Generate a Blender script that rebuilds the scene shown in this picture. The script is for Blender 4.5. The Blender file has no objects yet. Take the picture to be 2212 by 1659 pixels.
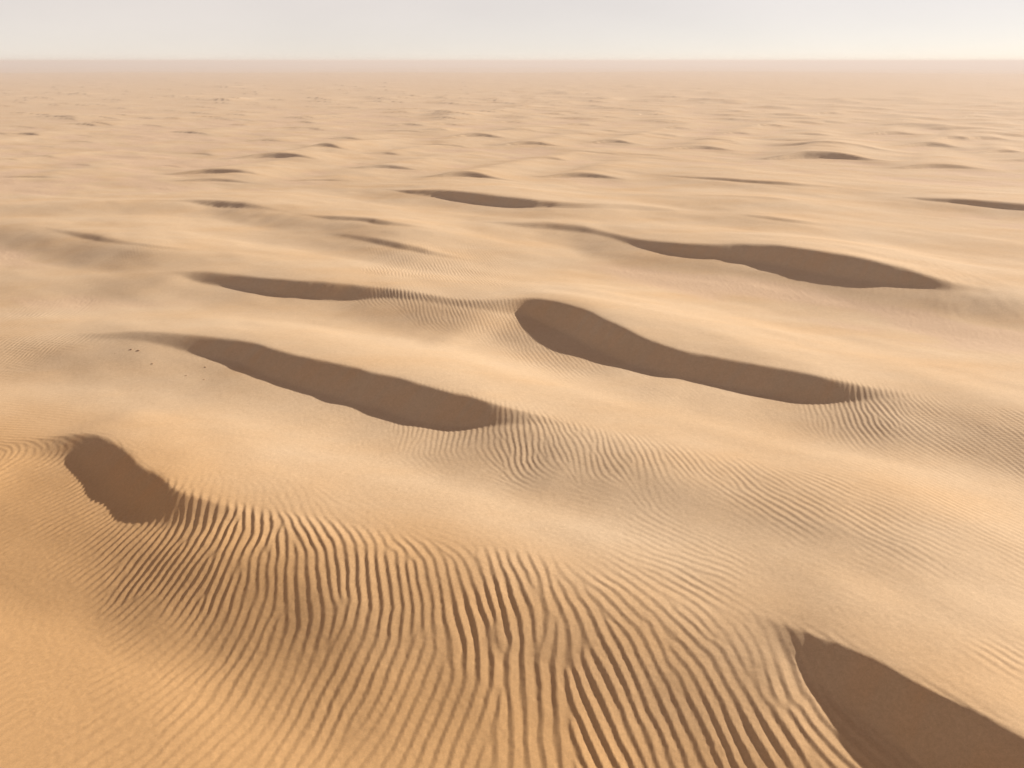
import bpy, math, random
import numpy as np
from mathutils import Vector

# ------------------------------------------------------------------ camera, sky, sun, exposure
scene = bpy.context.scene
CAM_H = 20.0
PITCH = math.radians(24.23)
cam_data = bpy.data.cameras.new('camera')
cam_data.sensor_width = 36.0
cam_data.lens = 1550.0 / 2212.0 * 36.0
cam_data.clip_start = 0.1
cam_data.clip_end = 90000.0
cam = bpy.data.objects.new('camera', cam_data)
scene.collection.objects.link(cam)
cam.location = (0.0, 0.0, CAM_H)
cam.rotation_euler = (math.radians(90) - PITCH, 0.0, math.radians(0.0))
scene.camera = cam

SUN_AZ = math.radians(60.0)      # to the right of the viewing direction (+y)
SUN_EL = math.radians(22.0)
world = bpy.data.worlds.new('World')
scene.world = world
world.use_nodes = True
wn = world.node_tree
wn.nodes.clear()
sky = wn.nodes.new('ShaderNodeTexSky')
sky.sky_type = 'NISHITA'
sky.sun_disc = False
sky.sun_elevation = SUN_EL
sky.sun_rotation = SUN_AZ
sky.altitude = 0.0
sky.air_density = 0.4
sky.dust_density = 0.1
sky.ozone_density = 0.0
tint = wn.nodes.new('ShaderNodeMix')            # dusty air takes the blue out of the whole sky
tint.data_type = 'RGBA'
tint.blend_type = 'MULTIPLY'
tint.inputs['Factor'].default_value = 1.0
tint.inputs['B'].default_value = (0.38, 0.365, 0.33, 1.0)
veil = wn.nodes.new('ShaderNodeMix')            # even pale veil of airborne dust over the whole sky
veil.data_type = 'RGBA'
veil.blend_type = 'ADD'
veil.inputs['Factor'].default_value = 1.0
geo_w = wn.nodes.new('ShaderNodeTexCoord')
sep = wn.nodes.new('ShaderNodeSeparateXYZ')
fall = wn.nodes.new('ShaderNodeMath'); fall.operation = 'MULTIPLY'; fall.inputs[1].default_value = -1.0 / 0.42
expo = wn.nodes.new('ShaderNodeMath'); expo.operation = 'EXPONENT'      # the dust lies low: thickest along the horizon
dust = wn.nodes.new('ShaderNodeMix'); dust.data_type = 'RGBA'; dust.clamp_factor = False
dust.inputs['A'].default_value = (1.25, 0.32, 0.0, 1.0)
dust.inputs['B'].default_value = (8.1, 7.0, 6.2, 1.0)
lim = wn.nodes.new('ShaderNodeMath'); lim.operation = 'MINIMUM'; lim.inputs[1].default_value = 1.0
wn.links.new(geo_w.outputs['Generated'], sep.inputs['Vector'])
wn.links.new(sep.outputs['Z'], fall.inputs[0])
wn.links.new(fall.outputs[0], expo.inputs[0])
even = wn.nodes.new('ShaderNodeMath'); even.operation = 'MULTIPLY'; even.inputs[1].default_value = 1.2
wn.links.new(expo.outputs[0], even.inputs[0])
wn.links.new(even.outputs[0], lim.inputs[0])
wn.links.new(lim.outputs[0], dust.inputs['Factor'])
mott = wn.nodes.new('ShaderNodeTexNoise')                   # the dust hangs a little unevenly
mott.inputs['Scale'].default_value = 2.2; mott.inputs['Detail'].default_value = 4.0
wmap = wn.nodes.new('ShaderNodeMapping'); wmap.inputs['Scale'].default_value = (1.0, 1.0, 4.0)
wn.links.new(geo_w.outputs['Generated'], wmap.inputs['Vector']); wn.links.new(wmap.outputs['Vector'], mott.inputs['Vector'])
mr = wn.nodes.new('ShaderNodeMapRange')
mr.inputs['From Min'].default_value = 0.3; mr.inputs['From Max'].default_value = 0.7
mr.inputs['To Min'].default_value = 0.94; mr.inputs['To Max'].default_value = 1.06
wn.links.new(mott.outputs['Fac'], mr.inputs['Value'])
vs_ = wn.nodes.new('ShaderNodeVectorMath'); vs_.operation = 'SCALE'
wn.links.new(dust.outputs['Result'], vs_.inputs[0]); wn.links.new(mr.outputs['Result'], vs_.inputs['Scale'])
wn.links.new(vs_.outputs[0], veil.inputs['B'])
bg = wn.nodes.new('ShaderNodeBackground')
bg.inputs['Strength'].default_value = 0.05
wo = wn.nodes.new('ShaderNodeOutputWorld')
wn.links.new(sky.outputs['Color'], tint.inputs['A'])
wn.links.new(tint.outputs['Result'], veil.inputs['A'])
wn.links.new(veil.outputs['Result'], bg.inputs['Color'])
wn.links.new(bg.outputs['Background'], wo.inputs['Surface'])

sun_data = bpy.data.lights.new('sun', 'SUN')
sun_data.energy = 5.0
sun_data.angle = math.radians(0.6)
sun_data.color = (1.0, 0.89, 0.77)
sun = bpy.data.objects.new('sun', sun_data)
scene.collection.objects.link(sun)
to_sun = Vector((math.sin(SUN_AZ) * math.cos(SUN_EL), math.cos(SUN_AZ) * math.cos(SUN_EL), math.sin(SUN_EL)))
sun.rotation_euler = (-to_sun).to_track_quat('-Z', 'Y').to_euler()
sun.location = to_sun * 60.0

scene.view_settings.view_transform = 'Standard'
scene.view_settings.look = 'None'
scene.view_settings.gamma = 1.0
scene.view_settings.use_curve_mapping = False
scene.view_settings.exposure = 0.76

# ------------------------------------------------------------------ the dune field, in metres
# The wind comes from the back right: every crest runs along u, the lee side lies towards +v.
AX = math.radians(28.0)
CA, SA = math.cos(AX), math.sin(AX)
# dune: label, windward length, lee length, [(u, v, height, height of the slip face), ...] along its crest
STONES = [(-28.51, 47.92, 0.06), (-27.55, 48.36, 0.1), (-26.93, 48.18, 0.1), (-25.21, 46.47, 0.08), (-22.13, 44.7, 0.07), (-20.6, 43.93, 0.07), (-21.27, 45.89, 0.07)]
DUNES = [
    ('long rippled dune ridge crossing the foreground, dark hollow at its left end', 15, 10, [(-57.58,-13.04,0.5,0), (-50.27,-14.7,0.6,0), (-44.35,-16.6,0.6,0.05), (-41.45,-17.53,0.75,0.08), (-39.26,-18.58,0.95,0.15), (-38.53,-19.07,1.1,0.5), (-37.43,-19.61,1.3,0.76), (-36.09,-19.81,1.4,0.84), (-34.16,-19.57,1.5,0.88), (-31.82,-18.97,1.6,0.9), (-29.46,-18.27,1.7,0.92), (-27.87,-17.94,1.75,0.88), (-26.76,-17.81,1.75,0.76), (-25.72,-17.83,1.7,0.58), (-24.43,-18.01,1.65,0.34), (-23.05,-18.33,1.6,0.12), (-21.66,-18.62,1.6,0), (-18.27,-19.25,1.6,0), (-15.12,-19.93,1.6,0), (-11.22,-20.86,1.6,0), (-7.47,-21.55,1.6,0), (-3.93,-21.99,1.6,0), (-2.27,-22.19,1.6,0.03), (-0.81,-22.19,1.66,0.12), (-0.03,-22,1.8,0.4), (0.66,-21.76,1.95,0.65), (1.32,-21.55,2.05,0.85), (2.31,-21.33,2.1,0.98), (4.27,-20.66,2.2,1.15), (6.14,-20.01,2.25,1.25), (8.05,-19.17,2.2,1.2), (9.77,-18.2,2.1,1.1), (11.69,-16.35,2,1)]),
    ('dune with long dark slip face left of centre, behind the foreground ridge', 14, 8, [(-65.24,-23.79,0.45,0), (-58.78,-27.12,0.75,0), (-54.26,-29.75,0.9,0.019), (-48.66,-31.69,1.35,0.279), (-45.65,-32.6,1.5,0.465), (-43.84,-32.96,1.55,0.651), (-42.74,-33.07,1.6,0.883), (-40.02,-33.61,1.65,0.93), (-35.9,-33.11,1.8,1.116), (-32.05,-32.56,1.95,1.256), (-29.05,-32.69,2,1.321), (-25.79,-32.75,2,1.321), (-22.22,-32.56,2.05,1.349), (-19.77,-32.25,2.05,1.256), (-18.56,-32.29,1.95,0.977), (-17.37,-32.33,1.85,0.558), (-16.26,-32.48,1.75,0.233), (-14.89,-32.65,1.65,0.047), (-13.22,-32.68,1.55,0), (-9.28,-32.79,1.45,0), (-4.52,-33.21,1.2,0), (-0.14,-33.64,0.9,0), (5.8,-34.23,0.6,0), (11.13,-34.82,0.3,0)]),
    ('longest S-curved dune with dark slip face across the middle', 19, 8.5, [(-73.04,-39.3,0.47,0), (-67.13,-42.71,0.78,0), (-60.44,-45.53,1.24,0.09), (-57.9,-46.18,1.5,0.72), (-54.21,-46.81,1.55,0.81), (-49.51,-46.89,1.7,0.945), (-46.92,-47.17,1.8,1.08), (-44.6,-47.67,1.9,1.125), (-41.8,-48.15,1.9,1.08), (-40,-48.48,1.85,0.855), (-38.14,-48.69,1.8,0.495), (-34.02,-49.08,1.7,0.252), (-30.72,-49.02,1.75,0.27), (-28.74,-49.47,1.8,0.342), (-27.61,-50.61,1.85,0.558), (-26.35,-51.54,1.9,0.855), (-24.22,-51.59,2,1.17), (-21.39,-50.8,2.1,1.305), (-18.41,-49.25,2.15,1.35), (-15.59,-47.58,2.15,1.305), (-13.08,-46.27,2.1,1.26), (-10.96,-45.7,2.1,1.26), (-8.75,-45.64,2.1,1.278), (-6.64,-45.66,2.1,1.305), (-4.6,-45.6,2.1,1.26), (-2.62,-45.38,2.1,1.215), (-1.12,-45.3,2,0.945), (-0.06,-45.41,1.9,0.54), (1.11,-45.58,1.8,0.225), (2.38,-45.77,1.75,0.045), (4.12,-46.07,1.7,0), (7.21,-46.27,1.65,0), (11.77,-47.14,1.45,0), (17.63,-49.51,0.62,0)]),
    ('wide crescent dune with broad dark hollow in the right middle distance', 26, 8, [(-49.69,-79.81,0.16,0), (-44.79,-80.95,0.73,0.129), (-42.29,-81.29,0.97,0.344), (-38.87,-82.32,1.29,0.559), (-34.2,-83.22,1.29,0.516), (-30.75,-82.27,1.13,0.301), (-27.5,-79.78,1.29,0.344), (-24.25,-78.34,1.55,0.602), (-19.85,-77.68,1.85,0.946), (-16,-78.28,2.05,1.118), (-11.86,-79.27,2.25,1.333), (-8.59,-79.11,2.4,1.505), (-4.91,-77.92,2.5,1.591), (-2.28,-77.01,2.45,1.505), (0.24,-76.24,2.25,1.29), (2.69,-75.63,1.9,0.946), (5.04,-75.27,1.55,0.516), (7.37,-75.93,1.13,0.086), (10.96,-75.68,0.97,0), (17.83,-76.12,0.48,0)]),
    ('thin dark-faced dune above the centre with a long low tail', 30, 9, [(-89.37,-98.13,0.23,0), (-79.06,-97.94,0.62,0), (-72.33,-96.63,0.93,0.18), (-68.09,-94.54,1.4,0.54), (-65.56,-95.99,1.6,0.855), (-61.19,-95.89,1.8,1.035), (-55.65,-94.9,1.95,1.17), (-50.22,-93.59,1.9,1.125), (-45.34,-92.81,1.7,0.855), (-41.18,-93.14,1.55,0.675), (-37.66,-94.75,1.4,0.495), (-34.39,-96.98,1.32,0.378), (-31.64,-98.84,1.32,0.54), (-28.6,-99.9,1.09,0.18), (-23.71,-101.16,0.93,0), (-19.85,-100.77,1.09,0.09), (-16.14,-100.42,1.24,0.27), (-12.96,-98.89,1.32,0.405), (-10.03,-98.31,1.17,0.27), (-6.82,-99.42,0.93,0.072), (1.09,-100.38,0.62,0), (13.27,-101.46,0.31,0)]),
    ('low dune with narrow dark face running out at the right edge', 30, 9, [(-6.32,-130.09,0.14,0), (0.31,-128.76,0.58,0), (4.64,-127.31,1.01,0.4), (8.22,-127.31,1.3,0.6), (12.27,-126.63,1.4,0.8), (15.76,-126.38,1.4,0.8), (20.69,-127.19,1.3,0.6), (29.73,-132.83,0.58,0.1)]),
    ('broad low ridge at left with one small dark hollow at its end', 26, 8, [(-125.19,-53.98,0.33,0), (-110.84,-59.76,0.83,0.02), (-103.15,-64.62,1.17,0.05), (-96.6,-69.62,1.33,0.08), (-90.73,-72.94,1.5,0.25), (-87.85,-73.39,1.6,0.8), (-85.18,-73.95,1.6,0.85), (-81.57,-74,1.5,0.45), (-76.34,-74.03,1.17,0.05), (-68.18,-72.46,1.17,0.1), (-65.16,-71.76,1.33,0.45), (-62.64,-72.42,1.33,0.5), (-59.31,-72,1.25,0.3), (-56.37,-71.04,1.42,0.6), (-53.38,-70.8,1.25,0.3), (-47.99,-71.77,0.83,0), (-40.33,-72.86,0.33,0)]),
    ('low mound at left with one tiny dark dimple on its crest', 24, 8, [(-119.32,-48.41,0.5,0), (-102.23,-51.22,1,0.05), (-93.01,-51.67,1.17,0.05), (-85.88,-51.03,1.5,0.2), (-83.97,-51.24,1.6,0.6), (-81.37,-50.91,1.55,0.35), (-76.87,-50.35,1.5,0.2), (-69.95,-50.36,1.33,0.15), (-63.44,-52.65,0.67,0), (-54.95,-54.83,0.25,0)]),
    ('small hummock with blurred brown shading below the long tail of the left ridge', 18, 7, [(-71.52,-65.72,0.15,0), (-62.59,-66.16,0.52,0), (-54.76,-65.4,1.05,0.2), (-49.94,-64.37,1.35,0.45), (-47.06,-63.9,1.35,0.45), (-43.8,-63.59,1.12,0.35), (-40.01,-64.08,0.6,0.05), (-33.72,-64.86,0.3,0)]),
    ('faint long dune with thin brown face in the right distance', 34, 10, [(-45.43,-137.54,0.14,0), (-35.48,-134.11,0.72,0.2), (-28.67,-133.52,1.01,0.45), (-22.05,-132.24,1.08,0.5), (-15.94,-131.99,1.01,0.35), (-11.03,-134.4,0.58,0.1), (0.14,-138.09,0.14,0)]),
    ('softly shaded low swell between two dark-faced dunes on the right', 30, 10, [(-35.15,-111.83,0.29,0), (-27.86,-111.94,0.72,0.08), (-21.26,-113.56,0.87,0.15), (-14.77,-114.8,0.87,0.15), (-9.61,-115.13,0.58,0.05), (-2.24,-116.5,0.14,0)]),
]
SMALL = [
    ((-122.93,-94.51), (-121.07,-98.57), (-116.72,-100.61), (-108.1,-100.28), 0.98),
    ((-114.79,-89.46), (-112.73,-92.33), (-109.23,-94.03), (-102.95,-94.5), 0.61),
    ((-131.14,-117.87), (-129.9,-123.11), (-125.27,-125.17), (-115.17,-123.22), 1.26),
    ((-129.62,-137.49), (-129.45,-141.3), (-126.79,-142.39), (-120.14,-139.95), 0.95),
    ((-115.53,-180.77), (-113.55,-186.33), (-109.26,-188.22), (-100.93,-185.41), 1),
    ((-93.09,-169.56), (-90.74,-174.51), (-86.69,-176.34), (-79.47,-174.24), 0.9),
    ((-74.17,-184.73), (-72.6,-189.43), (-69.64,-190.67), (-64.13,-187.38), 0.92),
    ((-58.9,-123.91), (-56.23,-128.22), (-52.37,-130.02), (-46.1,-128.71), 0.95),
    ((-75.92,-112.72), (-74.59,-117.26), (-71.23,-118.71), (-64.5,-116.16), 1.25),
    ((-98.04,-116.77), (-95.99,-120.38), (-92.38,-122.08), (-85.84,-121.51), 0.78),
    ((-52.6,-180.55), (-49.31,-186.09), (-44.96,-188.08), (-38.28,-185.53), 0.97),
    ((-26.99,-171.56), (-21.43,-180.16), (-14.93,-183.12), (-6.18,-178.79), 1.55),
    ((-1.92,-214.44), (1.83,-220.5), (5.69,-222.2), (10.46,-218.22), 1),
    ((-1.56,-169.64), (3.05,-174.96), (7.75,-177.2), (13.54,-175.68), 0.88),
    ((11.98,-241.16), (15.69,-246.81), (19.25,-248.39), (23.39,-244.67), 0.85),
    ((-12.21,-246.51), (-8.18,-252.92), (-3.89,-254.83), (1.68,-250.93), 0.92),
    ((14.75,-207.64), (17.63,-212.26), (20.34,-213.43), (23.39,-210.09), 0.82),
    ((-110.83,-138.61), (-110.21,-141.17), (-108.26,-142.01), (-103.99,-140.68), 0.6),
    ((-142.82,-161.53), (-142.18,-164.51), (-139.84,-165.52), (-134.6,-164.04), 0.61),
    ((-145.17,-214.88), (-143.79,-218.77), (-140.72,-220.13), (-134.59,-218.3), 0.6),
    ((-72.25,-237.34), (-70.22,-241.23), (-67.38,-242.49), (-62.74,-240.41), 0.57),
    ((-47.84,-260.43), (-45.62,-265.42), (-42.69,-266.66), (-38.1,-262.95), 0.74),
    ((6.02,-239.36), (8.44,-243.81), (10.83,-244.81), (13.72,-241.24), 0.73),
    ((-174.27,-98.71), (-174.19,-100.13), (-172.79,-100.76), (-169.18,-100.44), 0.39),
    ((-175.66,-91.46), (-175.59,-92.79), (-174.23,-93.4), (-170.73,-93.18), 0.37),
    ((-149.99,-77.42), (-148.11,-79.61), (-145.05,-81.14), (-139.57,-82.13), 0.4),
    ((-97.65,-99.52), (-95.74,-101.65), (-93.08,-102.97), (-88.69,-103.51), 0.38),
    ((-72.11,-146.62), (-70.85,-148.91), (-68.91,-149.81), (-65.53,-148.97), 0.47),
    ((-198.07,-154.47), (-198.86,-157.21), (-197.08,-157.88), (-191.34,-155.85), 0.65),
    ((-190.67,-154.74), (-191.16,-156.91), (-189.71,-157.47), (-185.24,-155.92), 0.52),
    ((-205.14,-182.87), (-205.29,-185.12), (-203.69,-185.77), (-199.25,-184.36), 0.45),
    ((-196.66,-201.07), (-196.29,-204.71), (-193.55,-205.87), (-186.86,-203.86), 0.63),
    ((-100.64,-291.84), (-98.47,-297.39), (-94.9,-298.91), (-88.59,-295.18), 0.72),
    ((-133.1,-234.79), (-131.02,-239.35), (-127.31,-241.02), (-120.49,-239.08), 0.63),
    ((-51.14,-228.91), (-49.19,-233.01), (-46.55,-234.15), (-42.35,-231.44), 0.66),
    ((-38.17,-334.28), (-35.16,-340.51), (-31.56,-342.02), (-26.37,-337.32), 0.74),
    ((14.59,-338.79), (18.04,-344.66), (21.35,-346.07), (25.21,-341.61), 0.69),
    ((-105.7,-235.87), (-103.9,-239.98), (-100.87,-241.32), (-95.41,-239.13), 0.6),
    ((-155.88,-207.22), (-155.05,-211.59), (-151.95,-212.9), (-145.01,-210.26), 0.75),
    ((-159.68,-146.74), (-158.3,-149.47), (-155.45,-150.81), (-149.86,-150.55), 0.48),
]
RIPPLES = [
    (-24.8,31.5,132,0.45,0.95), (-24.1,29,130,0.45,0.9), (-23,28.6,134,0.45,0.95), (-20.4,27.5,145,0.45,1.1), (-19.7,28.2,143,0.45,1.1), (-17.4,25.8,156,0.45,1.1),
    (-19,25.1,142,0.45,0.6), (-16.3,23.6,161,0.45,0.8), (-21.2,25.8,133,0.45,0.1), (-19.8,22.8,125,0.5,0.02), (-17.9,21.5,122,0.5,0.05), (-17.7,22.8,136,0.5,0.1),
    (-16.9,19.8,113,0.5,0.42), (-15.9,18.1,117,0.5,0.5), (-13.8,18.7,136,0.55,0.48), (-11.8,19.8,155,0.55,0.5), (-13.1,15.9,136,0.6,0.42), (-9.8,16.8,152,0.6,0.45),
    (-7.3,15.9,157,0.6,0.45), (-13.4,21.5,158,0.5,0.5), (-14.6,24.2,169,0.45,0.9), (-12.5,23.6,171,0.52,1), (-12,26.8,193,0.5,1), (-10.7,24.5,186,0.53,1.1),
    (-13,26.4,187,0.5,1), (-14.3,27.9,185,0.5,0.7), (-8.1,21.5,188,0.58,0.9), (-8.2,25.8,212,0.5,0.85), (-9.9,27.5,207,0.5,0.8), (-12.1,28.2,203,0.5,0.6),
    (-7.3,23.3,197,0.53,1.1), (-6.4,26.8,222,0.5,0.6), (-5.1,25.1,207,0.5,0.8), (-6,22.5,191,0.52,1.1), (-4.2,21.7,187,0.53,1.1), (-5.8,19.8,167,0.6,0.6),
    (-8.4,19.3,164,0.6,0.5), (-3.3,18.7,164,0.62,0.6), (-2.8,22.2,192,0.56,1), (-1.9,21,189,0.6,1.1), (-1.1,23.6,197,0.55,0.85), (-0.5,21,192,0.6,1.1),
    (0.8,23,194,0.58,0.9), (-1.6,16.8,164,0.65,0.38), (-4.4,15.9,158,0.65,0.35), (-2.9,15.1,161,0.7,0.32), (0.7,18.7,175,0.62,0.72), (0.6,15.9,177,0.65,0.45),
    (2.9,19.3,190,0.62,0.72), (2.9,16.8,195,0.62,0.72), (4.9,19.8,194,0.6,0.72), (4.4,22.2,218,0.55,0.8), (6.8,22.2,224,0.55,0.8), (8.2,22.8,238,0.55,0.5),
    (6.5,19.3,208,0.6,0.72), (6.9,17.7,194,0.62,0.72), (7.4,16.6,191,0.62,0.72), (8.9,19.1,192,0.55,0.3), (9.2,17.7,181,0.6,0.9), (10.1,15.9,212,0.6,0.6),
    (13,15.9,210,0.6,0.5), (12.3,17.7,214,0.6,0.15), (4.2,15.6,196,0.65,0.72), (8.3,15.1,189,0.65,0.72), (-4.4,27.5,251,0.45,0.15), (-2.2,25.8,251,0.48,0.3),
    (-0.1,27.1,257,0.45,0.2), (2.9,25.8,246,0.48,0.35), (5.9,25.1,230,0.5,0.45), (6.5,23.6,235,0.52,0.55), (4.2,28.2,252,0.45,0.1), (9.8,25.1,219,0.45,0.12),
    (9,22.2,222,0.5,0.1), (13.1,28.6,209,0.47,0.6), (11.4,30.7,197,0.47,0.55), (9.3,31.5,192,0.45,0.5), (15.6,29.4,218,0.47,0.55), (18.7,26.8,217,0.45,0.6),
    (15.2,26.1,215,0.47,0.5), (21.4,32,215,0.42,0.4), (21.2,25.8,215,0.45,0.4), (23,30.7,222,0.42,0.4), (14.9,33.9,243,0.4,0.25), (11.4,34.9,237,0.4,0.25),
    (18.9,23.6,220,0.5,0.12), (12.3,23.6,217,0.5,0.15), (13.9,21,218,0.5,0.06), (17.5,19.8,214,0.5,0.1), (16.9,17.7,217,0.55,0.4), (15,19.8,217,0.5,0.04),
    (20.6,38.4,165,0.4,0.8), (22,38.4,170,0.42,1), (25.4,39.6,173,0.42,0.9), (23.3,35.5,201,0.42,0.9), (26.5,36.6,189,0.42,1.1), (27.9,34.9,196,0.42,1.1),
    (18.7,38.4,162,0.38,0.5), (27.3,46.2,246,0.36,0.25), (31.7,45.4,246,0.36,0.2), (24.4,47.1,246,0.36,0.12), (28.7,40.3,189,0.4,0.15), (-0.4,37.2,185,0.4,0.6),
    (-2.7,34.9,173,0.4,0.5), (-5.5,36.6,174,0.38,0.25), (1.1,33.9,182,0.41,0.9), (3.6,33.9,186,0.42,0.9), (4.8,32.9,184,0.42,0.8), (7.1,32.5,186,0.43,0.7),
    (7.7,36,229,0.4,0.25), (1.9,36,188,0.4,0.9), (5.2,36.6,196,0.4,0.15), (3.4,31.1,181,0.42,0.3), (6.7,29.8,185,0.43,0.2), (-7.7,63.3,192,0.4,1),
    (-10.6,64.6,191,0.4,0.8), (-4.4,61.8,197,0.4,1), (-1.8,56.1,197,0.4,0.6), (1.5,50.7,195,0.38,0.4), (-6.2,58.5,188,0.4,0.5), (4.7,46.2,194,0.38,0.35),
    (2.7,39.6,215,0.38,0.05), (-38.4,54.9,251,0.42,0.9), (-34.9,53.3,255,0.42,0.8), (-40,53.8,258,0.42,0.9), (-31.5,53.8,264,0.4,0.15), (-29.7,39.6,254,0.4,0.3),
    (-28.2,37.2,256,0.42,0.6), (-26,37.5,255,0.4,0.4), (-28.8,36.3,259,0.42,0.7), (-23.7,38.4,255,0.4,0.05), (-16.8,38.4,254,0.4,0), (-12.4,32.9,256,0.4,0),
    (-7,30.2,256,0.42,0.02), (-2.4,30.2,256,0.42,0.02), (-23.4,43.8,253,0.4,0.05), (-19.6,57.3,249,0.4,0.05), (-33.8,62.4,249,0.4,0.05), (-11.2,38.4,198,0.4,0.05),
    (43.7,62.4,227,0.42,0.6), (35.3,62.4,212,0.4,0.2), (24.9,62.4,205,0.4,0.12), (28.7,52.8,229,0.4,0.2), (37.8,52.8,242,0.4,0.2), (18.5,54.9,224,0.4,0),
    (12.8,65.4,212,0.4,0.05), (-14,84.5,193,0.4,0.4), (-41,79.9,214,0.4,0.3), (11.2,39.6,196,0.4,0.15), (-17.1,35.5,255,0.4,0), (-13,31.1,256,0.4,0),
    (-10,32.9,256,0.4,0), (-5.6,28.6,257,0.4,0), (-2.3,28.6,256,0.4,0.02), (2.1,29,252,0.42,0), (8.4,27.5,226,0.42,0.05), (-7,48.8,236,0.4,0),
    (-0.2,41.6,238,0.4,0), (5.7,41.6,212,0.4,0), (10.6,37.2,226,0.4,0.02), (18.4,43.8,229,0.4,0), (-18.3,52.8,246,0.4,0), (-11.1,52.8,245,0.4,0),
    (-17.3,32.9,256,0.4,0), (10.8,22.2,220,0.5,0.03), (13.6,24.5,215,0.5,0.06), (-3.6,48.8,215,0.4,0.05), (-2.6,32.5,189,0.4,0.1), (-7.9,34.9,190,0.4,0.05),
    (17.3,50.7,226,0.4,0), (28.9,57.3,217,0.4,0.05), (-20.2,75.8,230,0.4,0), (7.5,57.3,227,0.4,0), (-28.4,59.8,249,0.4,0), (-30.4,45.4,253,0.4,0),
    (-40,62.4,250,0.4,0.1), (16.5,38.4,170,0.4,0.1),
]


rng = np.random.default_rng(11)


def hash2(ix, iy, seed):
    n = (ix.astype(np.int64) * 374761393 + iy.astype(np.int64) * 668265263 + seed * 1442695041) & 0xFFFFFFFF
    n = ((n ^ (n >> 13)) * 1274126177) & 0xFFFFFFFF
    return ((n ^ (n >> 16)) & 0xFFFF).astype(np.float32) / 32767.5 - 1.0


def noise(x, y, seed=0):
    ix = np.floor(x); iy = np.floor(y)
    fx = (x - ix).astype(np.float32); fy = (y - iy).astype(np.float32)
    fx = fx * fx * fx * (fx * (fx * 6 - 15) + 10); fy = fy * fy * fy * (fy * (fy * 6 - 15) + 10)
    a = hash2(ix, iy, seed); b = hash2(ix + 1, iy, seed)
    c = hash2(ix, iy + 1, seed); d = hash2(ix + 1, iy + 1, seed)
    return (a + (b - a) * fx) * (1 - fy) + (c + (d - c) * fx) * fy


def fbm(x, y, seed, octaves=3):
    t = 0.0; amp = 1.0
    for k in range(octaves):
        t = t + amp * noise(x * 2 ** k + 17.3 * k, y * 2 ** k - 9.1 * k, seed + k)
        amp *= 0.5
    return t


def smoothstep(a, b, x):
    t = np.clip((x - a) / (b - a), 0, 1)
    return t * t * (3 - 2 * t)


def hump(q):
    return 0.5 * (1 + np.cos(np.pi * np.clip(q, 0, 1)))


def gauss_smooth(a, sig):
    n = int(max(1, round(sig * 3)))
    k = np.exp(-0.5 * (np.arange(-n, n + 1) / sig) ** 2); k /= k.sum()
    return np.convolve(np.pad(a, n, mode='edge'), k, mode='valid')


# --- sample positions: a fan of points around the viewpoint's foot, dense near and in front
def build_rays():
    al = []
    y = 905.0
    F = 717.6
    while True:                                   # steps of about one picture row
        a = math.atan((y - 384.0) / F) + PITCH
        if a < math.radians(0.16):
            break
        al.append(CAM_H / math.tan(a))
        y -= 0.85 if y > 200 else (0.36 if y > 95 else 0.5)
    r_mid = np.array(al)
    r_in = np.linspace(0.05, 1, 14) ** 0.8 * (r_mid[0] - 0.4)
    r_out = np.geomspace(r_mid[-1] * 1.15, 60000.0, 14)
    r = np.concatenate([r_in, r_mid, r_out])
    half = math.radians(43.0)
    t_front = np.linspace(-half, half, 1240)
    t_back = half + (2 * math.pi - 2 * half) * np.linspace(0, 1, 150)[1:-1]
    t = np.concatenate([t_front, t_back])          # angle from +y, clockwise
    return r, t


RAD, ANG = build_rays()
NR, NT = len(RAD), len(ANG)
X = (RAD[:, None] * np.sin(ANG)[None, :]).astype(np.float64)
Y = (RAD[:, None] * np.cos(ANG)[None, :]).astype(np.float64)
U = X * CA - Y * SA
V = -X * SA - Y * CA
RR = np.repeat(RAD[:, None], NT, axis=1)
Z = np.zeros((NR, NT), np.float64)
SLIP = np.zeros((NR, NT), np.float32)
STREAK = np.zeros((NR, NT), np.float32)
RIPMASK = np.ones((NR, NT), np.float32)
OWN = np.full((NR, NT), -1, np.int32)
OWNV = np.full((NR, NT), 0.14, np.float32)
R_MAX_ROW = int(np.searchsorted(RAD, 420.0))

wob = 0.22 * noise(U * 0.55, V * 0.1, 5) + 0.015 * noise(U * 2.1, V * 0.3, 6)     # crest and toe wander a little


TAN_S = {0: 1.15, 1: 1.0, 2: 1.0, 3: 0.9, 4: 0.8, 6: 0.8, 7: 0.8, 8: 0.8}     # lower faces lie flatter


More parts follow.
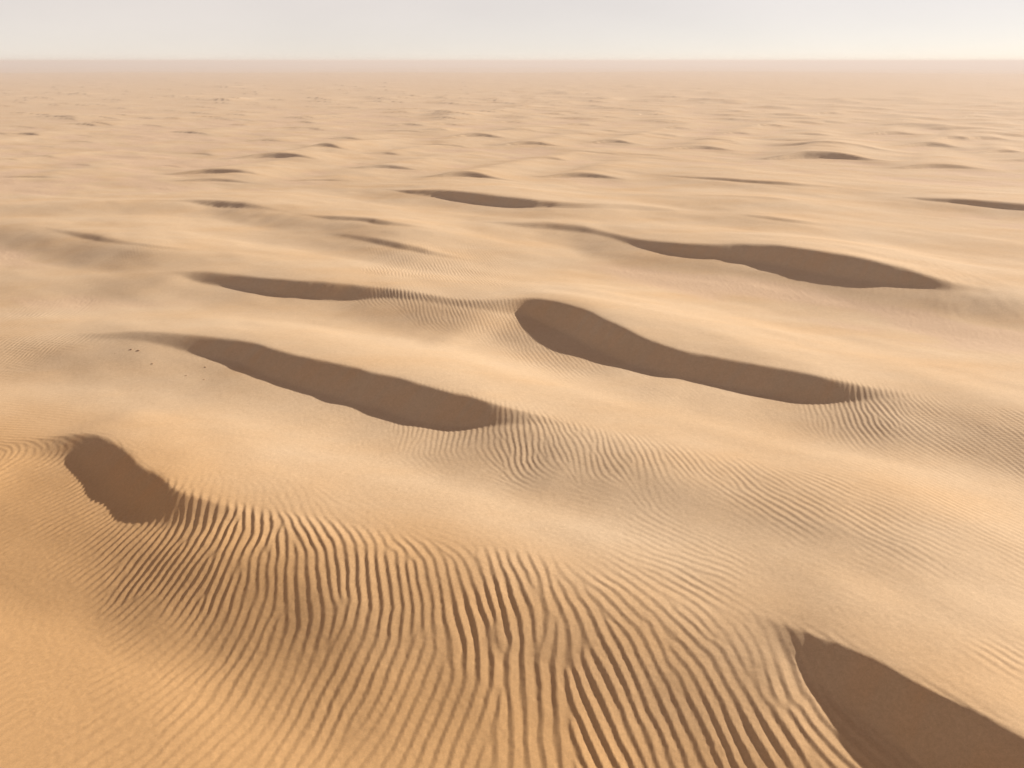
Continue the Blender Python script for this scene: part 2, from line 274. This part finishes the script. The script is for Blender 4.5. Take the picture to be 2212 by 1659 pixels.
def add_dune(idx, Lw, Lg, knots, sl=None, share=True):
    k = np.array(knots, float)
    if sl is None:
        sl = np.nonzero((V[:R_MAX_ROW] > k[:, 1].min() - Lw - 14) & (V[:R_MAX_ROW] < k[:, 1].max() + Lg + 4) &
                        (U[:R_MAX_ROW] > k[0, 0] - 27) & (U[:R_MAX_ROW] < k[-1, 0] + 27))
    ends = 9.0 if len(k) > 5 else 5.0
    k = np.vstack([[k[0, 0] - ends, k[0, 1], 0, 0], k, [k[-1, 0] + ends, k[-1, 1], 0, 0]])
    step = 0.1
    ug = np.arange(k[0, 0] - 18, k[-1, 0] + 18, step)
    sig = max(0.35, 0.30 * float(np.median(np.diff(k[:, 0])))) / step
    vc = gauss_smooth(np.interp(ug, k[:, 0], k[:, 1]), sig)
    hc = gauss_smooth(np.interp(ug, k[:, 0], k[:, 2], left=0, right=0), sig)
    sc = gauss_smooth(np.interp(ug, k[:, 0], k[:, 3], left=0, right=0), sig)
    cosf = 1 / np.sqrt(1 + gauss_smooth(np.gradient(vc, step), sig) ** 2)
    u = U[sl]; v = V[sl]
    h = np.interp(u, ug, hc); s = np.minimum(np.interp(u, ug, sc), h)
    d0 = v - np.interp(u, ug, vc) + wob[sl] * 0.6
    if len(k) > 7:                                   # the windward back evens the crest's bends out
        vs = gauss_smooth(vc, 5.0 / step)
        d1 = v - np.interp(u, ug, vs)
        far = smoothstep(0.2, 5.0, -d0)
        d = np.where(d0 > 0, d0 * np.interp(u, ug, cosf), np.minimum(d0 * (1 - far) + d1 * far, 0))
    else:
        d = d0
    if idx in (0, 1, 2) and share:
        q = 1 - 0.85 * smoothstep(0.25, -0.7, d) * (1 - smoothstep(4.0, 6.5, -d)) * smoothstep(0.5, 1.0, h)
        if idx == 0:
            q = 1 + (q - 1) * np.maximum(smoothstep(-3.0, -10.0, u), smoothstep(-3.0, -0.5, u) * smoothstep(3.5, 2.0, -d))
        RIPMASK[sl] *= q
    tan = 0.62 * np.clip(s / TAN_S[idx] if idx in TAN_S else s / 0.5, 0.04, 1) ** 0.6
    soft = 0.05 + 0.05 * s if idx != 0 else 0.22 - 0.14 * smoothstep(-12.0, -4.0, u)
    wr = np.minimum(0.0035 * RR[sl], 0.42)                               # brinks a few centimetres round, wider far away
    dp = 0.5 * (d + np.sqrt(d * d + wr * wr))
    x = s - dp * tan
    fs = 0.5 * (s + np.sqrt(s * s + soft * soft))
    slipz = 0.5 * (x + np.sqrt(x * x + soft * soft)) * s / fs
    lg = Lg if idx != 0 else 9.0 - 1.5 * smoothstep(-31.0, -25.0, u) + 1.6 * smoothstep(-24.0, -13.0, u)
    lee = s + (h - s) * hump(d / lg)
    hw = h
    if len(k) > 7:
        hw = h * (1 - far) + np.interp(u, ug, gauss_smooth(hc, 5.0 / step)) * far
    lw = Lw if idx != 0 else Lw + 9.0 * smoothstep(-6.0, 4.0, u)
    wind = hw * hump(-d / lw)
    z = np.where(d > 0, lee, wind) - (s - slipz)
    Z[sl] += z + (0.018 * fbm(u / 0.45, d / 2.6, 141, 2) * smoothstep(0.05, 0.5, d) * np.clip(x / 0.3, 0, 1) * smoothstep(0.7, 1.1, s) if share and idx < 4 else 0)
    on = (d > -0.05) & (x > -0.05) & (s > 0.12)
    SLIP[sl] = np.maximum(SLIP[sl], on * np.clip((x + 0.05) / 0.35, 0, 1) * smoothstep(0.35, 1.1 if idx < 3 else 0.6, s))
    if idx < 6 and share:
        STREAK[sl] = np.maximum(STREAK[sl], on * np.clip(x / 0.35, 0, 1) * smoothstep(0.3, 0.8, s) * np.clip(0.5 + 0.9 * fbm(u / 0.7 + 0.35 * d, d / 3.5, 151, 3), 0, 1))
    if share:
        w = OWNV[sl]; o = OWN[sl]
        m = z > w
        o[m] = idx; w[m] = z[m]
        OWNV[sl] = w; OWN[sl] = o


for i, (lab, Lw, Lg, knots) in enumerate(DUNES):
    add_dune(i, Lw, Lg, knots)
NBIG = len(DUNES)


def fan_slice(u0, u1, v0, v1):
    cu = np.array([u0, u0, u1, u1]); cv = np.array([v0, v1, v0, v1])
    x = cu * CA - cv * SA; y = -cu * SA - cv * CA
    rr = np.hypot(x, y); tt = np.arctan2(x, y)
    r0, r1 = np.searchsorted(RAD, [rr.min(), rr.max()])
    t0, t1 = np.searchsorted(ANG[:1240], [tt.min(), tt.max()])
    return slice(max(r0 - 1, 0), r1 + 1), slice(max(t0 - 1, 0), min(t1 + 1, 1240))


def small_dune(idx, pts, h, share):
    k = [(p[0], p[1], hh * h, ss * h) for p, hh, ss in zip(pts, (0.45, 1.0, 0.95, 0.35), (0.2, 0.92, 0.85, 0.12))]
    k.sort()
    for a in range(1, len(k)):
        if k[a][0] <= k[a - 1][0]:
            k[a] = (k[a - 1][0] + 0.3,) + tuple(k[a][1:])
    vs = [p[1] for p in k]
    L = 24.0 + 22.0 * h
    sl = fan_slice(k[0][0] - 6, k[-1][0] + 6, min(vs) - L - 2, max(vs) + 8)
    if sl[0].stop - sl[0].start > 1 and sl[1].stop - sl[1].start > 1:
        add_dune(idx, L, 6.0, k, sl, share)


for i, s_ in enumerate(SMALL):
    small_dune(NBIG + i, s_[:4], s_[4], True)
# the many little dunes of the far plain
for i in range(1700):
    r = 170.0 * (1300.0 / 170.0) ** rng.random()
    t = rng.uniform(-0.74, 0.74)
    if rng.random() < (0.6 if r < 450 else 0.3) and t < -0.1:
        continue
    x, y = r * math.sin(t), r * math.cos(t)
    cu, cv = x * CA - y * SA, -x * SA - y * CA
    if any(abs(cu - 0.5 * (q[0][0] + q[3][0])) < 18 and abs(cv - q[1][1]) < 14 for q in SMALL):
        continue
    w = rng.uniform(2.5, 7.0) * (1 + r / 500.0)
    h = rng.uniform(0.07, 0.19) * (1 + min(r, 480.0) / 230.0) * (1.0 if rng.random() < 0.8 else 1.5)
    b = rng.uniform(-0.15, 0.25)
    small_dune(-1, [(cu - w, cv + w * 0.25), (cu - w * 0.4, cv), (cu + w * 0.3, cv + b * w * 0.3), (cu + w, cv + w * 0.3)], h, False)

# broad swells and the low ground beyond the dune field
near = 1 - smoothstep(250, 500, RR)
Z += near * (0.10 * fbm(U / 17.0, V / 9.0, 21, 2) + 0.05 * fbm(U / 6.0, V / 3.5, 31, 2))
Z += smoothstep(90, 200, RR) * (1 - smoothstep(700, 1000, RR)) * 0.10 * fbm(U / 30.0, V / 15.0, 41, 3)
edge = 1500 + 150 * noise(X / 400.0, Y * 0 + 3.3, 51)
Z += -9.0 * smoothstep(0, 240, RR - edge) + 1.0 * smoothstep(-300, 0, RR - edge)
Z += smoothstep(1700, 2600, RR) * (2.5 * noise(X / 900.0, Y / 700.0, 61) + 3.0 * np.maximum(noise(X / 420.0, Y / 600.0, 62), 0) * (1 - smoothstep(5000, 9000, RR)))

# ------------------------------------------------------------------ wind ripples: crests grown along a field of directions
def ripple_field():
    dx = 0.07
    nx, ny = 1344, 1080
    x0, y0 = -46.0, 10.0
    gx = x0 + dx * np.arange(nx); gy = y0 + dx * np.arange(ny)
    st = 8                                             # coarse lattice for the guiding fields
    cx, cy = np.meshgrid(gx[::st], gy[::st])
    th, lr = np.arctan2(cx, cy), np.log(np.hypot(cx, cy))
    acc = np.zeros((4,) + cx.shape); wsum = np.zeros(cx.shape)
    for (px, py, ang, lam, amp) in RIPPLES:
        t, l = math.atan2(px, py), math.log(math.hypot(px, py))
        w = 1.0 / (((th - t) / 0.05) ** 2 + ((lr - l) / 0.09) ** 2 + 0.25) ** 2.2
        a = math.radians(ang)
        for j, q in enumerate((math.cos(a), math.sin(a), lam, amp)):
            acc[j] += w * (q * 0.77 if j == 2 else q)
        wsum += w
    acc /= wsum
    acc[0] += 0.13 * noise(cx / 1.8, cy / 1.8, 71); acc[1] += 0.13 * noise(cx / 1.8, cy / 1.8, 72)
    iy = np.arange(ny) / st; ix = np.arange(nx) / st

    def up(c):
        c = np.pad(c, ((0, 2), (0, 2)), mode='edge')
        y_ = iy.astype(int); x_ = ix.astype(int); fy = (iy - y_)[:, None]; fx = (ix - x_)[None, :]
        a = c[np.ix_(y_, x_)]; b = c[np.ix_(y_, x_ + 1)]; d = c[np.ix_(y_ + 1, x_)]; e = c[np.ix_(y_ + 1, x_ + 1)]
        return (a * (1 - fx) + b * fx) * (1 - fy) + (d * (1 - fx) + e * fx) * fy
    ang = np.arctan2(up(acc[1]), up(acc[0])) % (2 * np.pi)
    lam = up(acc[2]); amp = np.clip(up(acc[3]), 0, 1.2)
    gxx, gyy = np.meshgrid(gx, gy)
    amp = amp * smoothstep(0.0, 0.25, amp) * (1 + 0.35 * fbm(gxx / 2.6, gyy / 2.6, 77, 2)) + 0.035
    angs = np.radians(np.arange(105, 272, 15.0)); lams = np.array([0.30, 0.38, 0.48])
    fa = np.clip((ang - angs[0]) / (angs[1] - angs[0]), 0, len(angs) - 1.001)
    fl = np.clip(np.interp(lam, lams, np.arange(3)), 0, 1.999)
    ky = np.fft.fftfreq(ny, dx)[:, None]; kx = np.fft.fftfreq(nx, dx)[None, :]
    f = rng.standard_normal((ny, nx)).astype(np.float32)
    filt = []
    for ia, a in enumerate(angs):
        wa = np.clip(1 - np.abs(fa - ia), 0, 1)
        if wa.max() <= 0:
            continue
        c, s = math.cos(a), math.sin(a)
        kr = kx * c + ky * s; kt = -kx * s + ky * c
        for il, l in enumerate(lams):
            w = (wa * np.clip(1 - np.abs(fl - il), 0, 1)).astype(np.float32)
            if w.max() <= 0:
                continue
            g = np.exp(-0.5 * ((kr - 1 / l) / (0.17 / l)) ** 2 - 0.5 * (kt / (0.12 / l)) ** 2).astype(np.float32)
            filt.append((g, w))
    z = None
    for it in range(5):
        G = np.fft.fft2(f).astype(np.complex64)
        z = np.zeros((ny, nx), np.complex64)
        for g, w in filt:
            z += w * np.fft.ifft2(G * g).astype(np.complex64)
        m = np.abs(z)
        f = (z.real / (np.sqrt(np.mean(m * m)) * 0.5 + m)).astype(np.float32)
    m = np.abs(z); m = m / (np.sqrt(np.mean(m * m)) * 0.45 + m)
    ph = np.angle(z)
    # profile over one wavelength: long windward rise, shorter lee
    tt = np.linspace(-np.pi, np.pi, 721)
    pr = np.where(tt < 0.25 * np.pi, (tt + np.pi) / (1.25 * np.pi), (np.pi - tt) / (0.75 * np.pi))
    n = 45
    k = np.exp(-0.5 * (np.arange(-n, n + 1) / 20.0) ** 2); k /= k.sum()
    pr = np.convolve(np.concatenate([pr[-n - 1:-1], pr, pr[1:n + 1]]), k, 'valid') - 0.5
    hgt = np.interp(ph, tt, pr) * m * lam * amp
    return hgt.astype(np.float32), x0, y0, dx


RIP, RX0, RY0, RDX = ripple_field()
ny_, nx_ = RIP.shape
fx = (X - RX0) / RDX; fy = (Y - RY0) / RDX
inside = (fx > 2) & (fy > 2) & (fx < nx_ - 3) & (fy < ny_ - 3)
xn, yn = X[inside], Y[inside]
xi = np.clip(fx[inside] + (0.05 * noise(xn / 0.9, yn / 0.9, 121) + 0.018 * noise(xn / 0.3, yn / 0.3, 122)) / RDX, 2, nx_ - 3)
yi = np.clip(fy[inside] + (0.05 * noise(xn / 0.9, yn / 0.9, 123) + 0.018 * noise(xn / 0.3, yn / 0.3, 124)) / RDX, 2, ny_ - 3)
ix, iy = xi.astype(int), yi.astype(int)
wx, wy = (xi - ix), (yi - iy)


def cub(t):
    return (-0.5 * t + t * t - 0.5 * t ** 3, 1 - 2.5 * t * t + 1.5 * t ** 3, 0.5 * t + 2 * t * t - 1.5 * t ** 3, -0.5 * t * t + 0.5 * t ** 3)


cxw, cyw = cub(wx), cub(wy)
val = np.zeros(len(xi))
for a in range(4):
    row = np.zeros(len(xi))
    for b in range(4):
        row += cxw[b] * RIP[iy + a - 1, ix + b - 1]
    val += cyw[a] * row
rip = np.zeros_like(Z); rip[inside] = val
ed = np.minimum(np.minimum(fx, nx_ - fx), np.minimum(fy, ny_ - fy)) * RDX
rip *= smoothstep(0, 6, ed) * (1 - 0.85 * SLIP) * RIPMASK
Z += rip * 0.158

# rough, pebbly sand on the flat floors between the dunes
flat = smoothstep(0.30, 0.05, Z) * smoothstep(-0.2, 0.5, fbm(U / 9.0, V / 5.0, 81, 2) + 0.2) * (1 - SLIP) * smoothstep(28, 45, RR)
Z += flat * near * 0.016 * (np.abs(noise(X / 0.36, Y / 0.36, 91)) + 0.7 * np.abs(noise(X / 0.17, Y / 0.17, 92)) - 0.4)
Z += (1 - smoothstep(30, 90, RR)) * 0.003 * noise(X / 0.16, Y / 0.16, 95)

# ------------------------------------------------------------------ material: sand
def sand_material():
    m = bpy.data.materials.new('sand')
    m.use_nodes = True
    n = m.node_tree; n.nodes.clear()
    N = n.nodes.new; L = n.links.new
    out = N('ShaderNodeOutputMaterial'); p = N('ShaderNodeBsdfPrincipled')
    L(p.outputs['BSDF'], out.inputs['Surface'])
    p.inputs['Roughness'].default_value = 0.95
    p.inputs['Specular IOR Level'].default_value = 0.08
    geo = N('ShaderNodeNewGeometry')

    def tex(scale, detail=3.0, rough=0.6, stretch=None):
        t = N('ShaderNodeTexNoise')
        t.inputs['Scale'].default_value = scale; t.inputs['Detail'].default_value = detail; t.inputs['Roughness'].default_value = rough
        if stretch:
            mp = N('ShaderNodeMapping'); mp.inputs['Rotation'].default_value = (0, 0, AX); mp.inputs['Scale'].default_value = stretch
            L(geo.outputs['Position'], mp.inputs['Vector']); L(mp.outputs['Vector'], t.inputs['Vector'])
        else:
            L(geo.outputs['Position'], t.inputs['Vector'])
        return t.outputs['Fac']

    def ramp(fac, stops):
        r = N('ShaderNodeValToRGB'); e = r.color_ramp.elements
        e[0].position, e[0].color = stops[0][0], stops[0][1] + (1,)
        e[1].position, e[1].color = stops[-1][0], stops[-1][1] + (1,)
        for pos, col in stops[1:-1]:
            q = e.new(pos); q.color = col + (1,)
        L(fac, r.inputs['Fac']); return r.outputs['Color']

    def mix(a, b, fac, blend='MIX'):
        x = N('ShaderNodeMix'); x.data_type = 'RGBA'; x.blend_type = blend
        L(a, x.inputs['A']); L(b, x.inputs['B'])
        if isinstance(fac, float):
            x.inputs['Factor'].default_value = fac
        else:
            L(fac, x.inputs['Factor'])
        return x.outputs['Result']
    patch = tex(0.07, 4.0, 0.55, (1.0, 2.2, 1.0))
    base = ramp(patch, [(0.30, SAND_A), (0.50, SAND_B), (0.70, SAND_C)])
    grain = ramp(tex(9.0, 4.0, 0.75), [(0.28, (0.90, 0.895, 0.89)), (0.72, (1.09, 1.09, 1.09))])
    col = mix(base, grain, 1.0, 'MULTIPLY')
    speck = ramp(tex(2.2, 3.0, 0.7), [(0.3, (0.96, 0.955, 0.95)), (0.7, (1.035, 1.035, 1.035))])
    col = mix(col, speck, 1.0, 'MULTIPLY')
    fine = ramp(tex(45.0, 2.0, 0.8), [(0.2, (0.82, 0.81, 0.80)), (0.8, (1.16, 1.16, 1.16))])
    col = mix(col, fine, 1.0, 'MULTIPLY')
    at_ = N('ShaderNodeAttribute'); at_.attribute_name = 'floor'
    floorc = N('ShaderNodeRGB'); floorc.outputs[0].default_value = SAND_FLOOR + (1,)
    col = mix(col, floorc.outputs[0], at_.outputs['Fac'])
    an = N('ShaderNodeAttribute'); an.attribute_name = 'near_sand'
    nearc = N('ShaderNodeRGB'); nearc.outputs[0].default_value = SAND_NEAR + (1,)
    hue = mix(nearc.outputs[0], grain, 1.0, 'MULTIPLY'); hue = mix(hue, fine, 1.0, 'MULTIPLY')
    col = mix(col, hue, an.outputs['Fac'])
    as_ = N('ShaderNodeAttribute'); as_.attribute_name = 'streak'
    slip_warm = N('ShaderNodeRGB'); slip_warm.outputs[0].default_value = (1.03, 0.985, 0.94, 1)  # avalanche streaks; their warm tint also imitates bounce light on the slip faces
    col = mix(col, mix(col, slip_warm.outputs[0], 1.0, 'MULTIPLY'), as_.outputs['Fac'])
    L(col, p.inputs['Base Color'])
    b1 = N('ShaderNodeBump'); b1.inputs['Strength'].default_value = 0.25; b1.inputs['Distance'].default_value = 0.012
    L(tex(38.0, 3.0, 0.7), b1.inputs['Height'])
    b2 = N('ShaderNodeBump'); b2.inputs['Strength'].default_value = 0.10; b2.inputs['Distance'].default_value = 0.04
    L(tex(5.0, 3.0, 0.6), b2.inputs['Height']); L(b1.outputs['Normal'], b2.inputs['Normal'])
    L(b2.outputs['Normal'], p.inputs['Normal'])
    return m


SAND_A = (0.555, 0.402, 0.245)
SAND_B = (0.565, 0.430, 0.282)
SAND_C = (0.57, 0.448, 0.308)
SAND_NEAR = (0.57, 0.360, 0.170)      # the oranger sand of the foremost slope
SAND_FLOOR = (0.55, 0.405, 0.285)
SAND = sand_material()

# ------------------------------------------------------------------ meshes: the plain and every dune its own piece of terrain
P = np.stack([X, Y, Z], -1).astype(np.float32)
dr = np.gradient(P, axis=0)
dt = np.empty_like(P)
dt[:, 1:-1] = P[:, 2:] - P[:, :-2]
dt[:, 0] = P[:, 1] - P[:, -1]; dt[:, -1] = P[:, 0] - P[:, -2]
NRM = np.cross(dt, dr)
NRM /= np.maximum(np.linalg.norm(NRM, axis=-1, keepdims=True), 1e-9)
NRM[NRM[..., 2] < 0] *= -1

i0 = np.arange(NR - 1)[:, None] * NT + np.arange(NT)[None, :]
j1 = (np.arange(NT) + 1) % NT
i1 = np.arange(NR - 1)[:, None] * NT + j1[None, :]
quads = np.stack([i0, i1, i1 + NT, i0 + NT], -1).reshape(-1, 4)
fown = OWN[:-1, :].reshape(-1)
SK = np.clip(STREAK, 0, 1).reshape(-1)
PF = P.reshape(-1, 3); NF = NRM.reshape(-1, 3); FL = (flat * near * 0.7).reshape(-1).astype(np.float32)
NS = (smoothstep(-26.0, -14.0, V + 1.5 * fbm(U / 7.0, V / 5.0, 101, 3)) * 0.95).reshape(-1).astype(np.float32)


def terrain_piece(name, faces, close_centre=False):
    used, inv = np.unique(faces, return_inverse=True)
    f = inv.reshape(faces.shape).astype(np.int32)
    co = PF[used]; nr = NF[used]; fl = FL[used]
    me = bpy.data.meshes.new(name)
    loops = f.reshape(-1); starts = np.arange(0, len(loops), 4, dtype=np.int32)
    if close_centre:                                # the ring of points around the viewpoint's foot
        ring = np.searchsorted(used, np.arange(NT))[::-1].astype(np.int32)
        starts = np.concatenate([starts, [len(loops)]]).astype(np.int32); loops = np.concatenate([loops, ring])
    me.vertices.add(len(co)); me.vertices.foreach_set('co', co.reshape(-1))
    me.loops.add(len(loops)); me.loops.foreach_set('vertex_index', loops)
    me.polygons.add(len(starts)); me.polygons.foreach_set('loop_start', starts)
    me.polygons.foreach_set('use_smooth', np.ones(len(starts), bool))
    me.update(calc_edges=True)
    a = me.attributes.new('floor', 'FLOAT', 'POINT'); a.data.foreach_set('value', fl)
    a2 = me.attributes.new('near_sand', 'FLOAT', 'POINT'); a2.data.foreach_set('value', NS[used])
    a3 = me.attributes.new('streak', 'FLOAT', 'POINT'); a3.data.foreach_set('value', SK[used])
    c = me.attributes.new('custom_normal', 'FLOAT_VECTOR', 'POINT'); c.data.foreach_set('vector', nr.reshape(-1))
    me.materials.append(SAND)
    o = bpy.data.objects.new(name, me)
    scene.collection.objects.link(o)
    o['kind'] = 'structure'
    return o


plain = terrain_piece('desert_ground', quads[fown < 0], True)
plain['label'] = 'sandy desert plain stretching between the dunes to the hazy horizon'
for i in range(NBIG + len(SMALL)):
    q = quads[fown == i]
    if len(q) < 30:
        continue
    o = terrain_piece('sand_dune', q)
    o['label'] = DUNES[i][0] if i < NBIG else 'small distant dune showing one dark lens of shade'
    o['group'] = 'large nearby dunes' if i < NBIG else 'small dunes of the far field'

# ------------------------------------------------------------------ small things lying or growing on the sand
def ground(x, y):
    r = int(np.argmin(np.abs(RAD - math.hypot(x, y)))); c = int(np.argmin(np.abs(ANG[:1240] - math.atan2(x, y))))
    return float(Z[r, c])


def plain_material(name, col, rough=0.9, spread=0.25):
    m = bpy.data.materials.new(name); m.use_nodes = True
    n = m.node_tree; p = n.nodes['Principled BSDF']
    t = n.nodes.new('ShaderNodeTexNoise'); t.inputs['Scale'].default_value = 30.0
    r = n.nodes.new('ShaderNodeValToRGB')
    r.color_ramp.elements[0].color = tuple(c * (1 - spread) for c in col) + (1,)
    r.color_ramp.elements[1].color = tuple(c * (1 + spread) for c in col) + (1,)
    n.links.new(t.outputs['Fac'], r.inputs['Fac']); n.links.new(r.outputs['Color'], p.inputs['Base Color'])
    p.inputs['Roughness'].default_value = rough
    return m


random.seed(4)
STONE = plain_material('dark_stone', (0.38, 0.25, 0.15))


def stone_mesh():
    me = bpy.data.meshes.new('stone')
    v = []; f = []
    for a in range(3):
        ring = (0.75, 1.0, 0.55)[a]; z = (-0.15, 0.25, 0.6)[a]
        for b in range(7):
            th = 2 * math.pi * b / 7 + random.uniform(-0.2, 0.2)
            rr = ring * random.uniform(0.75, 1.15)
            v.append((rr * math.cos(th), 0.8 * rr * math.sin(th), z + random.uniform(-0.08, 0.08)))
    for a in range(2):
        for b in range(7):
            f.append((a * 7 + b, a * 7 + (b + 1) % 7, (a + 1) * 7 + (b + 1) % 7, (a + 1) * 7 + b))
    f.append(tuple(range(14, 21))); f.append(tuple(range(6, -1, -1)))
    me.from_pydata(v, [], f); me.materials.append(STONE)
    return me


stone_meshes = [stone_mesh() for _ in range(4)]
NTH = ('leftmost', 'second from the left', 'third from the left', 'middle', 'third from the right', 'second from the right', 'rightmost')
for n_, (x, y, s) in enumerate(STONES):
    o = bpy.data.objects.new('stone', stone_meshes[n_ % 4])
    scene.collection.objects.link(o)
    o.location = (x, y, ground(x, y)); o.scale = (s * random.uniform(1.0, 1.7), s, s * 0.7); o.rotation_euler = (0, 0, random.uniform(0, 6.28))
    o['label'] = 'tiny dark stone, %s of seven below the left dune end' % NTH[n_]
    o['category'] = 'stone'; o['group'] = 'stones on the sand floor'

# ------------------------------------------------------------------ haze
def haze_box():
    h = 64000.0; z0 = float(Z.min()) - 1.0; z1 = CAM_H + 2.5
    v = [(-h, -h, z0), (h, -h, z0), (h, h, z0), (-h, h, z0), (-h, -h, z1), (h, -h, z1), (h, h, z1), (-h, h, z1)]
    f = [(3, 2, 1, 0), (4, 5, 6, 7), (0, 1, 5, 4), (1, 2, 6, 5), (2, 3, 7, 6), (3, 0, 4, 7)]
    me = bpy.data.meshes.new('haze'); me.from_pydata(v, [], f)
    m = bpy.data.materials.new('dusty_air'); m.use_nodes = True
    n = m.node_tree; n.nodes.clear()
    out = n.nodes.new('ShaderNodeOutputMaterial'); pv = n.nodes.new('ShaderNodeVolumePrincipled')
    pv.inputs['Color'].default_value = (0.87, 0.80, 0.77, 1)
    pv.inputs['Density'].default_value = 0.00065
    pv.inputs['Anisotropy'].default_value = 0.08
    n.links.new(pv.outputs['Volume'], out.inputs['Volume'])
    me.materials.append(m)
    o = bpy.data.objects.new('haze', me); scene.collection.objects.link(o)
    o['kind'] = 'stuff'; o['label'] = 'pale dusty haze hanging over the whole desert'


haze_box()
